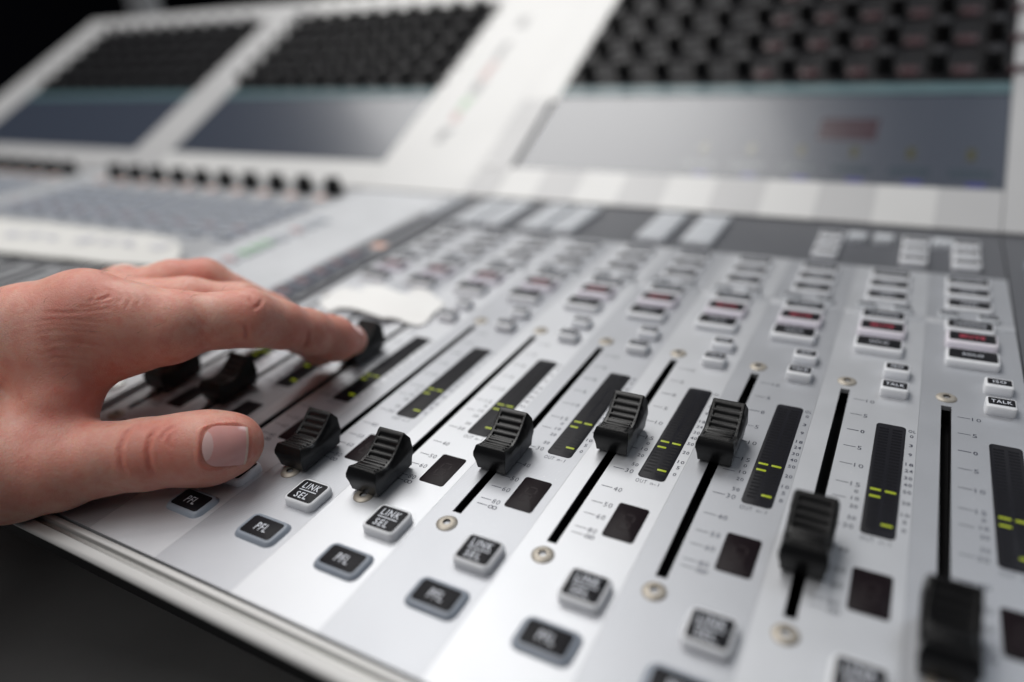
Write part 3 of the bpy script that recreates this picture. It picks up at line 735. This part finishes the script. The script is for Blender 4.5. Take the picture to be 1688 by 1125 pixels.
CREASES = [([(-31.5, -23.3, 25.5), (-31.0, -25.1, 25.4), (-30.8, -26.8, 25.1), (-30.8, -28.3, 24.7), (-30.1, -29.7, 23.9), (-29.6, -31.0, 23.0), (-29.4, -32.2, 21.9), (-28.7, -32.9, 20.7), (-28.2, -33.5, 19.4), (-27.9, -34.1, 18.0), (-27.3, -34.1, 16.8), (-26.9, -34.1, 15.4), (-26.6, -34.0, 14.0)], 0.42, 0.75), ([(-24.8, -21.3, 25.1), (-24.3, -22.9, 24.6), (-24.0, -24.3, 24.0), (-23.9, -25.6, 23.3), (-23.3, -26.6, 22.5), (-22.9, -27.5, 21.5), (-22.6, -28.3, 20.5), (-22.1, -28.8, 19.3), (-21.8, -29.3, 18.1), (-21.6, -29.7, 16.8), (-21.3, -29.6, 15.8), (-21.0, -29.6, 14.9), (-20.8, -29.5, 13.8)], 0.45, 0.7), ([(-19.8, -18.9, 24.8), (-20.2, -20.1, 24.6), (-20.6, -21.2, 24.4), (-21.1, -22.3, 24.1), (-20.8, -23.2, 23.6), (-20.6, -24.0, 23.0), (-20.4, -24.7, 22.4)], 0.25, 0.6), ([(-19.3, -22.1, 23.6), (-19.0, -22.7, 23.1), (-18.7, -23.4, 22.5), (-18.5, -24.0, 22.0), (-18.0, -24.2, 21.4), (-17.4, -24.4, 20.8), (-17.0, -24.6, 20.2)], 0.2, 0.6), ([(-23.9, 20.7, 49.5), (-23.2, 20.1, 49.1), (-22.6, 19.6, 48.7), (-22.1, 19.2, 48.3), (-21.4, 19.0, 47.7), (-20.8, 18.8, 47.0), (-20.3, 18.7, 46.4)], 0.28, 0.6), ([(-21.3, 23.2, 47.8), (-20.7, 22.2, 47.5), (-20.3, 21.4, 47.1), (-20.0, 20.6, 46.7), (-20.1, 19.5, 46.5), (-20.3, 18.5, 46.3), (-20.5, 17.5, 46.0)], 0.32, 0.6), ([(-21.1, 14.2, 42.6), (-21.0, 14.1, 41.7), (-20.9, 14.0, 40.7), (-20.9, 14.0, 39.7), (-21.3, 13.9, 38.6), (-21.7, 13.8, 37.5), (-22.4, 13.8, 36.3)], 0.35, 0.7), ([(-16.5, 34.8, 31.4), (-16.5, 34.4, 30.5), (-16.6, 34.0, 29.4), (-16.9, 33.8, 28.3), (-17.4, 33.4, 27.3), (-18.0, 33.1, 26.2), (-18.9, 33.1, 25.0)], 0.35, 0.7), ([(-25.8, 19.3, 50.1), (-24.6, 18.6, 49.5), (-23.7, 18.0, 48.9), (-22.8, 17.5, 48.2)], 0.2, 0.5), ([(-53.0, -8.6, 60.7), (-51.9, -8.2, 60.1), (-50.9, -7.9, 59.6), (-49.8, -7.5, 59.0), (-49.5, -8.2, 58.7), (-49.2, -8.9, 58.4), (-49.0, -9.6, 58.0), (-49.3, -10.7, 57.9), (-49.7, -11.7, 57.7), (-50.1, -12.7, 57.5)], 0.13, 0.5), ([(-49.8, -6.7, 59.1), (-48.7, -6.8, 58.5), (-47.6, -6.9, 57.9), (-46.6, -7.0, 57.3), (-46.3, -7.8, 56.8), (-46.0, -8.5, 56.3), (-45.8, -9.1, 55.8)], 0.13, 0.5), ([(-53.9, -10.8, 61.0), (-53.1, -11.2, 60.5), (-52.4, -11.5, 59.9), (-51.7, -11.7, 59.3), (-51.5, -12.4, 58.9), (-51.3, -13.1, 58.4), (-51.2, -13.7, 58.0)], 0.13, 0.5), ([(-47.7, -4.9, 58.3), (-46.7, -5.1, 57.7), (-45.7, -5.3, 57.1), (-44.7, -5.5, 56.5), (-44.2, -6.7, 55.7), (-43.8, -7.7, 54.9), (-43.5, -8.7, 54.0)], 0.13, 0.5), ([(-45.3, -3.4, 57.2), (-44.4, -3.7, 56.6), (-43.5, -4.0, 56.0), (-42.7, -4.2, 55.4), (-42.5, -4.8, 55.0), (-42.2, -5.4, 54.6), (-42.0, -5.9, 54.2)], 0.13, 0.5), ([(-56.6, -12.6, 62.2), (-55.7, -13.0, 61.7), (-55.0, -13.3, 61.1), (-54.2, -13.6, 60.5)], 0.13, 0.5), ([(-52.0, -15.2, 57.9), (-51.3, -14.0, 57.9), (-50.6, -12.8, 57.9), (-49.9, -11.6, 57.9), (-49.3, -10.4, 57.9), (-48.7, -9.1, 58.0), (-48.1, -7.8, 58.0)], 0.13, 0.5), ([(-53.8, -18.1, 57.3), (-52.6, -17.0, 57.2), (-51.6, -15.8, 57.0), (-50.6, -14.5, 56.8), (-49.5, -12.9, 56.9), (-48.5, -11.3, 56.9), (-47.5, -9.6, 57.0)], 0.13, 0.5), ([(-43.1, -1.6, 55.9), (-42.1, -1.8, 55.3), (-41.2, -2.0, 54.7), (-40.4, -2.1, 54.0)], 0.13, 0.5), ([(-40.8, 0.1, 54.7), (-39.8, -0.0, 54.1), (-38.9, -0.2, 53.6), (-38.0, -0.4, 53.0)], 0.13, 0.5), ([(-40.1, 2.7, 54.6), (-38.8, 2.3, 54.1), (-37.7, 2.0, 53.5), (-36.7, 1.8, 52.9)], 0.13, 0.5), ([(-62.4, -24.1, 57.3), (-59.8, -22.7, 57.0), (-57.1, -21.3, 56.7), (-54.7, -19.8, 56.3), (-53.0, -18.4, 56.2), (-51.5, -16.8, 56.0), (-50.1, -15.2, 55.8), (-48.7, -13.6, 55.6), (-47.3, -12.0, 55.4), (-45.8, -10.4, 55.1)], 0.13, 0.5), ([(-64.0, -27.7, 55.0), (-61.8, -26.0, 55.0), (-59.5, -24.3, 55.0), (-57.1, -22.6, 55.0), (-54.7, -21.1, 54.6), (-52.5, -19.5, 54.1), (-50.5, -17.8, 53.5), (-48.8, -16.3, 52.7), (-46.9, -14.8, 51.9), (-45.0, -13.4, 51.1)], 0.08, 0.45), ([(-62.6, -27.9, 53.6), (-60.7, -26.4, 53.6), (-58.8, -24.8, 53.6), (-56.8, -23.3, 53.6), (-54.5, -21.8, 53.1), (-52.3, -20.1, 52.6), (-50.3, -18.4, 52.0), (-48.6, -17.0, 51.2), (-46.9, -15.6, 50.5), (-45.1, -14.2, 49.7)], 0.05, 0.45), ([(-61.3, -28.2, 52.1), (-59.8, -26.8, 52.1), (-58.2, -25.4, 52.1), (-56.5, -24.0, 52.1), (-54.3, -22.4, 51.6), (-52.2, -20.8, 51.1), (-50.3, -19.0, 50.5), (-48.6, -17.7, 49.7), (-47.0, -16.4, 49.0), (-45.3, -15.1, 48.2)], 0.08, 0.45), ([(-60.1, -28.5, 50.2), (-58.8, -27.3, 50.3), (-57.6, -26.0, 50.3), (-56.3, -24.8, 50.3), (-54.3, -23.1, 49.8), (-52.3, -21.4, 49.2), (-50.3, -19.7, 48.6), (-48.8, -18.5, 47.8), (-47.2, -17.2, 47.1), (-45.6, -15.9, 46.3)], 0.05, 0.45), ([(-59.0, -28.7, 48.5), (-58.0, -27.6, 48.6), (-57.1, -26.6, 48.6), (-56.2, -25.5, 48.7), (-54.2, -23.8, 48.1), (-52.4, -22.0, 47.4), (-50.4, -20.3, 46.8), (-49.0, -19.1, 46.0), (-47.6, -17.9, 45.3), (-46.1, -16.7, 44.5)], 0.08, 0.45), ([(-57.9, -29.0, 46.4), (-57.3, -28.1, 46.5), (-56.7, -27.2, 46.6), (-56.0, -26.4, 46.7), (-54.2, -24.6, 46.0), (-52.5, -22.8, 45.3), (-50.7, -21.0, 44.6), (-49.4, -19.8, 43.8), (-48.1, -18.6, 43.0), (-46.8, -17.4, 42.3)], 0.05, 0.45), ([(-57.0, -29.3, 44.3), (-56.6, -28.6, 44.4), (-56.2, -27.9, 44.6), (-55.8, -27.2, 44.7), (-54.2, -25.4, 43.9), (-52.6, -23.5, 43.1), (-51.0, -21.6, 42.3), (-49.9, -20.4, 41.6), (-48.8, -19.3, 40.8), (-47.7, -18.1, 39.9)], 0.08, 0.45), ([(-56.0, -29.7, 41.8), (-55.8, -29.2, 42.0), (-55.6, -28.8, 42.2), (-55.5, -28.3, 42.4), (-54.0, -26.4, 41.6), (-52.6, -24.4, 40.7), (-51.3, -22.4, 39.8), (-50.4, -21.2, 38.9), (-49.6, -20.0, 38.0), (-48.9, -18.8, 37.1)], 0.05, 0.45), ([(-59.7, -28.5, 49.7), (-57.8, -26.7, 49.5), (-55.8, -24.9, 49.2), (-53.8, -23.1, 48.9), (-52.3, -21.8, 48.2), (-50.8, -20.5, 47.5), (-49.2, -19.1, 46.8), (-48.0, -18.2, 46.0), (-46.9, -17.3, 45.2), (-45.7, -16.3, 44.4)], 0.14, 0.5)]
REDS = [(-52.1, -10.5, 59.9, 11, 0.5), (-58.0, -20.5, 58.1, 5, 0.55), (-20.5, -23.5, 23.3, 6, 0.55), (-28.7, -32.2, 21.5, 8, 0.25), (-3.1, -6.2, 14.5, 8, 0.45), (-21.9, 18.6, 47.9, 7, 0.35), (-15.5, 56.6, 17.6, 9, 0.5), (-72.9, 35.5, 48.4, 9, 0.45), (-15.5, 46.6, 18.6, 10, 0.3), (-16.5, 33.1, 33.4, 9, 0.25), (-52.2, -32.9, 32.9, 14, 0.35), (-51.2, -22.7, 28.3, 10, 0.35), (-21.5, -30.0, 14.4, 9, 0.3), (-10.3, -21.4, 9.4, 9, 0.3), (-49.8, -20.4, 42.4, 12, 0.15)]
NAILS = [{'frame': ((-6.13, -14.93, 18.21), (6.18, 8.23, -3.52), (0.73, -0.47, 0.5)), 'size': (12.5, 12.0), 'moon': -0.52}, {'frame': ((-21.99, 58.9, 18.56), (0.72, 13.99, -10.28), (0.15, -0.35, 0.9)), 'size': (9.5, 8.5), 'moon': -0.7}]
def sdf_grad(P, e=0.15):
    g = np.empty_like(P)
    for k in range(3):
        q = P.copy(); q[:, k] += e; h = P.copy(); h[:, k] -= e
        g[:, k] = hand_sdf(q) - hand_sdf(h)
    return g / np.maximum(np.linalg.norm(g, axis=1), 1e-6)[:, None]

def surface_nets(lo, hi, h):
    n = [int((hi[k] - lo[k]) / h) + 1 for k in range(3)]
    ax = [lo[k] + h * np.arange(n[k]) for k in range(3)]
    F = np.empty(n, np.float32)
    # coarse pass tells which blocks can hold the surface
    B = 8
    for i0 in range(0, n[0], B):
        for j0 in range(0, n[1], B):
            for k0 in range(0, n[2], 3 * B):
                xs, ys, zs = ax[0][i0:i0 + B], ax[1][j0:j0 + B], ax[2][k0:k0 + 3 * B]
                c = np.array([[xs.mean(), ys.mean(), zs.mean()]])
                rad = 0.5 * math.sqrt((xs[-1] - xs[0]) ** 2 + (ys[-1] - ys[0]) ** 2 + (zs[-1] - zs[0]) ** 2)
                dc = hand_sdf(c)[0]
                if abs(dc) > rad + 9 * h: F[i0:i0 + B, j0:j0 + B, k0:k0 + 3 * B] = dc; continue
                G = np.stack(np.meshgrid(xs, ys, zs, indexing='ij'), -1).reshape(-1, 3)
                F[i0:i0 + B, j0:j0 + B, k0:k0 + 3 * B] = hand_sdf(G).reshape(len(xs), len(ys), len(zs))
    s = F < 0
    c8 = [s[a:n[0] - 1 + a, b:n[1] - 1 + b, c:n[2] - 1 + c] for a in (0, 1) for b in (0, 1) for c in (0, 1)]
    cnt = sum(x.astype(np.int8) for x in c8)
    act = (cnt > 0) & (cnt < 8)
    idx = -np.ones(act.shape, np.int64)
    cells = np.argwhere(act)
    idx[act] = np.arange(len(cells))
    acc = np.zeros((len(cells), 3)); num = np.zeros(len(cells))
    i, j, k = cells.T
    cor = [(a, b, c) for a in (0, 1) for b in (0, 1) for c in (0, 1)]
    for p in range(8):
        for q in range(p + 1, 8):
            if sum(abs(cor[p][t] - cor[q][t]) for t in range(3)) != 1: continue
            fa = F[i + cor[p][0], j + cor[p][1], k + cor[p][2]]; fb = F[i + cor[q][0], j + cor[q][1], k + cor[q][2]]
            m = (fa < 0) != (fb < 0)
            t = np.where(m, fa / np.where(m, fa - fb, 1), 0)
            for u in range(3): acc[:, u] += np.where(m, cor[p][u] + t * (cor[q][u] - cor[p][u]), 0)
            num += m
    V = (cells + acc / num[:, None]) * h + np.array(lo)
    quads = []
    for axn in range(3):
        o = [0, 0, 0]; o[axn] = 1
        sa = s[:n[0] - o[0], :n[1] - o[1], :n[2] - o[2]]; sb = s[o[0]:, o[1]:, o[2]:]
        E_ = np.argwhere(sa != sb)
        u, w = [(1, 2), (2, 0), (0, 1)][axn]
        ok = (E_[:, u] > 0) & (E_[:, w] > 0) & (E_[:, u] < n[u] - 1) & (E_[:, w] < n[w] - 1)
        E_ = E_[ok]
        flip = sb[E_[:, 0], E_[:, 1], E_[:, 2]]
        def cell(du, dw):
            c = E_.copy(); c[:, u] += du; c[:, w] += dw
            return idx[c[:, 0], c[:, 1], c[:, 2]]
        q = np.stack([cell(-1, -1), cell(0, -1), cell(0, 0), cell(-1, 0)], 1)
        q[flip] = q[flip][:, ::-1]
        quads.append(q)
    return V, np.concatenate(quads)

HV, HQ = surface_nets((-330, -240, 0.0), (6, 84, 82), 1.25)
# one round of Catmull-Clark style splitting done by Blender, then snapped back on to the form
me = bpy.data.meshes.new('hand_coarse')
me.from_pydata(HV.tolist(), [], HQ.tolist())
bm = bmesh.new(); bm.from_mesh(me)
bmesh.ops.subdivide_edges(bm, edges=bm.edges[:], cuts=1, use_grid_fill=True)
bm.to_mesh(me); bm.free()
P = np.empty(len(me.vertices) * 3, np.float32); me.vertices.foreach_get('co', P); P = P.reshape(-1, 3)
for _ in range(2):
    P = P - hand_sdf(P)[:, None] * sdf_grad(P)
G = sdf_grad(P)

def seg_dist(P, pts):
    """distance to a polyline and the position along it (0..1)"""
    best = np.full(len(P), 1e9, np.float32); par = np.zeros(len(P), np.float32)
    pts = np.asarray(pts, np.float32)
    for s_ in range(len(pts) - 1):
        a, b = pts[s_], pts[s_ + 1]
        ba = b - a; pa = P - a
        t = np.clip((pa @ ba) / np.dot(ba, ba), 0, 1)
        d = np.sqrt(((pa - t[:, None] * ba) ** 2).sum(1))
        m = d < best
        best[m] = d[m]; par[m] = ((s_ + t) / (len(pts) - 1))[m]
    return best, par
disp = np.zeros(len(P), np.float32); red = np.zeros(len(P), np.float32); dark = np.zeros(len(P), np.float32)
for pts, dep, wid in CREASES:
    lo_, hi_ = np.min(pts, 0) - 4, np.max(pts, 0) + 4
    sel = np.where(((P > lo_) & (P < hi_)).all(1))[0]
    if not len(sel): continue
    d, t = seg_dist(P[sel], pts)
    fade = np.clip(np.minimum(t, 1 - t) * 5, 0, 1)
    disp[sel] -= dep * fade * np.exp(-(d / wid) ** 2) - 0.35 * dep * fade * np.exp(-((d - 2.1 * wid) / wid) ** 2)
    red[sel] += 0.40 * fade * np.exp(-(d / (wid * 1.3)) ** 2) * min(1, dep / 0.3)
for (x, y, z, r_, a_) in REDS:
    red += a_ * np.exp(-((P - np.array((x, y, z), np.float32)) ** 2).sum(1) / (r_ * r_))
# nail beds: the skin dips under each plate and rises round it
def nail_uv(P, nl):
    o_, a_, n_ = [np.asarray(q, np.float32) for q in nl['frame']]
    a_ = a_ / np.linalg.norm(a_); n_ = n_ - a_ * np.dot(a_, n_); n_ = n_ / np.linalg.norm(n_); s_ = np.cross(n_, a_)
    q = P - o_
    return q @ a_, q @ s_, q @ n_, (o_, a_, s_, n_)
for nl in NAILS:
    u, s_, w, _ = nail_uv(P, nl)
    L, Wd = nl['size']
    front = w > -2.5
    uu, ss = np.abs(u) / (L / 2), np.abs(s_) / (Wd / 2)
    rr = (uu ** 4 + ss ** 4) ** 0.25
    rim = np.exp(-((rr - 1.16) / 0.10) ** 2) * 0.38 * np.where(u > L * 0.3, 0.15, 1.0)
    bed = np.clip((1.09 - rr) / 0.10, 0, 1) * -0.42
    disp += np.where(front, rim + bed, 0)
    red += np.where(front, np.exp(-((rr - 1.12) / 0.12) ** 2) * 0.55, 0)
P = P + G * disp[:, None]
me.vertices.foreach_set('co', (P * S).ravel().astype(np.float32))
at = me.color_attributes.new('blush', 'FLOAT_COLOR', 'POINT')
cc = np.ones((len(P), 4), np.float32); cc[:, 0] = np.clip(red, 0, 1); cc[:, 1] = 0; cc[:, 2] = 0
at.data.foreach_set('color', cc.ravel())
me.polygons.foreach_set('use_smooth', [True] * len(me.polygons))
me.name = 'person'
me.update()

def skin():
    m = bpy.data.materials.new('skin'); m.use_nodes = True
    nt = m.node_tree; p = nt.nodes['Principled BSDF']; L = nt.links.new
    tc = nt.nodes.new('ShaderNodeTexCoord')
    def noise(sc, det, rough=0.55):
        n = nt.nodes.new('ShaderNodeTexNoise'); n.inputs['Scale'].default_value = sc; n.inputs['Detail'].default_value = det; n.inputs['Roughness'].default_value = rough
        L(tc.outputs['Object'], n.inputs['Vector']); return n
    def mix(fac, a, b, mode='MIX'):
        x = nt.nodes.new('ShaderNodeMix'); x.data_type = 'RGBA'; x.blend_type = mode
        if isinstance(fac, (int, float)): x.inputs['Factor'].default_value = fac
        else: L(fac, x.inputs['Factor'])
        for s_, v in (('A', a), ('B', b)):
            if isinstance(v, tuple): x.inputs[s_].default_value = (*v, 1)
            else: L(v, x.inputs[s_])
        return x.outputs['Result']
    def rng_(src, a, b, c, d):
        r_ = nt.nodes.new('ShaderNodeMapRange')
        for k, v in zip(('From Min', 'From Max', 'To Min', 'To Max'), (a, b, c, d)): r_.inputs[k].default_value = v
        L(src, r_.inputs['Value']); return r_.outputs['Result']
    at = nt.nodes.new('ShaderNodeAttribute'); at.attribute_name = 'blush'
    sep = nt.nodes.new('ShaderNodeSeparateColor'); L(at.outputs['Color'], sep.inputs['Color'])
    n1 = noise(70, 4); n2 = noise(420, 3)
    base = mix(rng_(n1.outputs['Fac'], 0.35, 0.68, 0, 1), (0.80, 0.47, 0.375), (0.75, 0.33, 0.255))
    base = mix(rng_(n2.outputs['Fac'], 0.42, 0.66, 0, 0.6), base, (0.75, 0.33, 0.255))
    n5 = noise(160, 5, 0.65)
    base = mix(rng_(n5.outputs['Fac'], 0.5, 0.72, 0, 0.5), base, (0.66, 0.20, 0.15))
    base = mix(rng_(n5.outputs['Fac'], 0.48, 0.28, 0, 0.35), base, (0.82, 0.55, 0.44))
    base = mix(rng_(sep.outputs['Red'], 0, 1, 0, 0.9), base, (0.66, 0.20, 0.15))
    L(base, p.inputs['Base Color'])
    p.inputs['Subsurface Weight'].default_value = 0.75
    p.inputs['Subsurface Radius'].default_value = (1.0, 0.32, 0.16)
    p.inputs['Subsurface Scale'].default_value = 0.0022
    p.inputs['Specular IOR Level'].default_value = 0.42
    L(rng_(n1.outputs['Fac'], 0.3, 0.7, 0.40, 0.54), p.inputs['Roughness'])
    # skin relief: fine criss-cross lines plus pores
    v1 = nt.nodes.new('ShaderNodeTexVoronoi'); v1.feature = 'DISTANCE_TO_EDGE'; v1.inputs['Scale'].default_value = 1000
    mp = nt.nodes.new('ShaderNodeMapping'); mp.inputs['Scale'].default_value = (1.0, 0.75, 1.35); mp.inputs['Rotation'].default_value = (0.2, 0.3, 0.6)
    nz = noise(300, 2)
    av = nt.nodes.new('ShaderNodeMix'); av.data_type = 'RGBA'; av.blend_type = 'LINEAR_LIGHT'; av.inputs['Factor'].default_value = 0.0012
    L(tc.outputs['Object'], av.inputs['A']); L(nz.outputs['Color'], av.inputs['B'])
    L(av.outputs['Result'], mp.inputs['Vector']); L(mp.outputs['Vector'], v1.inputs['Vector'])
    w1 = rng_(v1.outputs['Distance'], 0, 0.16, 0, 1)
    n3 = noise(1500, 3)
    add = nt.nodes.new('ShaderNodeMath'); add.operation = 'MULTIPLY_ADD'; L(w1, add.inputs[0]); add.inputs[1].default_value = 0.75; L(n3.outputs['Fac'], add.inputs[2])
    n4 = noise(190, 4)
    add2 = nt.nodes.new('ShaderNodeMath'); add2.operation = 'MULTIPLY_ADD'; L(n4.outputs['Fac'], add2.inputs[0]); add2.inputs[1].default_value = 1.6; L(add.outputs[0], add2.inputs[2])
    b = nt.nodes.new('ShaderNodeBump'); b.inputs['Strength'].default_value = 0.30; b.inputs['Distance'].default_value = 0.00022
    L(add2.outputs[0], b.inputs['Height']); L(b.outputs['Normal'], p.inputs['Normal'])
    return m
me.materials.append(skin())
person = thing('person', me, 'bare left hand reaching in, index fingertip pressing a black fader cap', 'person')

M['nail'] = mat('fingernail', (0.80, 0.42, 0.39), 0.20, 0.0, 0.6, sss=0.35, sssr=(1, 0.4, 0.25), sscale=0.0012, coat=0.25, var=0.05, vscale=200)
M['lunula'] = mat('nail_half_moon', (0.82, 0.56, 0.53), 0.30, 0.0, 0.5, sss=0.4, sscale=0.001, coat=0.2)
M['nail_tip'] = mat('nail_free_edge', (0.74, 0.52, 0.43), 0.32, 0.0, 0.5, sss=0.4, sscale=0.001, coat=0.2)
def nail_mesh(nl):
    L_, Wd = nl['size']
    NU, NS = 90, 44
    us = np.linspace(-1, 1, NU + 1); ss = np.linspace(-1, 1, NS + 1)
    _, _, _, (o_, a_, s_, n_) = nail_uv(np.zeros((1, 3), np.float32), nl)
    rows = []
    for u in us:
        # rounded at the root, square at the free edge
        half = math.sqrt(max(0.0, 1 - (max(0.0, (-u - 0.25)) / 0.75) ** 2.4)) if u < -0.25 else 1.0 - 0.06 * max(0, u)
        half = max(half, 0.05)
        for t in ss:
            uu = u * L_ / 2 + (0.35 * (1 - t * t) if u > 0.6 else 0.0)
            rows.append(o_ + a_ * uu + s_ * (t * half * Wd / 2) + n_ * 6.0)
    Q = np.array(rows, np.float32)
    for _ in range(30):                                  # march down on to the finger
        d = hand_sdf(Q); Q = Q - n_ * np.clip(d, -2, 2)[:, None] * 0.7
    g = sdf_grad(Q)
    top = Q + g * 0.02
    k = (NS + 1)
    free = np.array([max(0.0, (u - 0.75) / 0.25) for u in us for t in ss])
    top = top + n_ * (0.07 * free)[:, None]
    bot = top - n_ * 0.42
    n = len(top); f = []; mi = []
    for i in range(NU):
        for j in range(NS):
            f.append((i * k + j, (i + 1) * k + j, (i + 1) * k + j + 1, i * k + j + 1))
            u = (us[i] + us[i + 1]) / 2; t = (ss[j] + ss[j + 1]) / 2
            mi.append(1 if u < nl['moon'] - 0.30 * t * t else (2 if u > 0.90 else 0))
    ring = [j for j in range(k)] + [i * k + NS for i in range(1, NU + 1)] + [NU * k + j for j in range(NS - 1, -1, -1)] + [i * k for i in range(NU - 1, 0, -1)]
    for a, b in zip(ring, ring[1:] + ring[:1]):
        f.append((a, b, n + b, n + a)); mi.append(2 if a >= NU * k - 1 else 0)
    mm = bpy.data.meshes.new('fingernail')
    mm.from_pydata((np.concatenate([top, bot]) * S).tolist(), [], f)
    for q in ('nail', 'lunula', 'nail_tip'): mm.materials.append(M[q])
    mm.polygons.foreach_set('material_index', mi)
    bm = bmesh.new(); bm.from_mesh(mm); bmesh.ops.recalc_face_normals(bm, faces=bm.faces[:]); bm.to_mesh(mm); bm.free()
    mm.polygons.foreach_set('use_smooth', [True] * len(f)); mm.set_sharp_from_angle(angle=R(50))
    return mm
for nl in NAILS: put('fingernail', nail_mesh(nl), person)

# short hairs on the back of the hand
hm = MB()
hr = np.random.default_rng(11)
cand = np.where((G[:, 2] > 0.15) & (P[:, 2] > 34) & (P[:, 0] > -150) & (P[:, 0] < -34))[0]
for q in hr.choice(cand, 130, replace=False):
    o_ = P[q]; n_ = G[q]
    d_ = np.array((0.55, 0.45, 0.0)) + hr.normal(0, 0.35, 3); d_ -= n_ * np.dot(d_, n_) * 0.8; d_ = d_ / np.linalg.norm(d_)
    L_ = hr.uniform(2.0, 5.0); s_ = np.cross(d_, n_); s_ /= np.linalg.norm(s_)
    pts = [o_ - 0.2 * n_, o_ + (d_ * 0.4 + n_ * 0.34) * L_, o_ + (d_ * 0.95 + n_ * 0.42) * L_]
    v = []
    for c_, w_ in zip(pts, (0.035, 0.028, 0.008)):
        v += [c_ + s_ * w_, c_ - s_ * w_, c_ + n_ * w_ * 1.6]
    hm.add(v, [(0, 1, 4, 3), (1, 2, 5, 4), (2, 0, 3, 5), (3, 4, 7, 6), (4, 5, 8, 7), (5, 3, 6, 8)])
put('hair', hm.mesh('hair', mat('brown_hair', (0.10, 0.055, 0.03), 0.5)), person, kind='stuff')
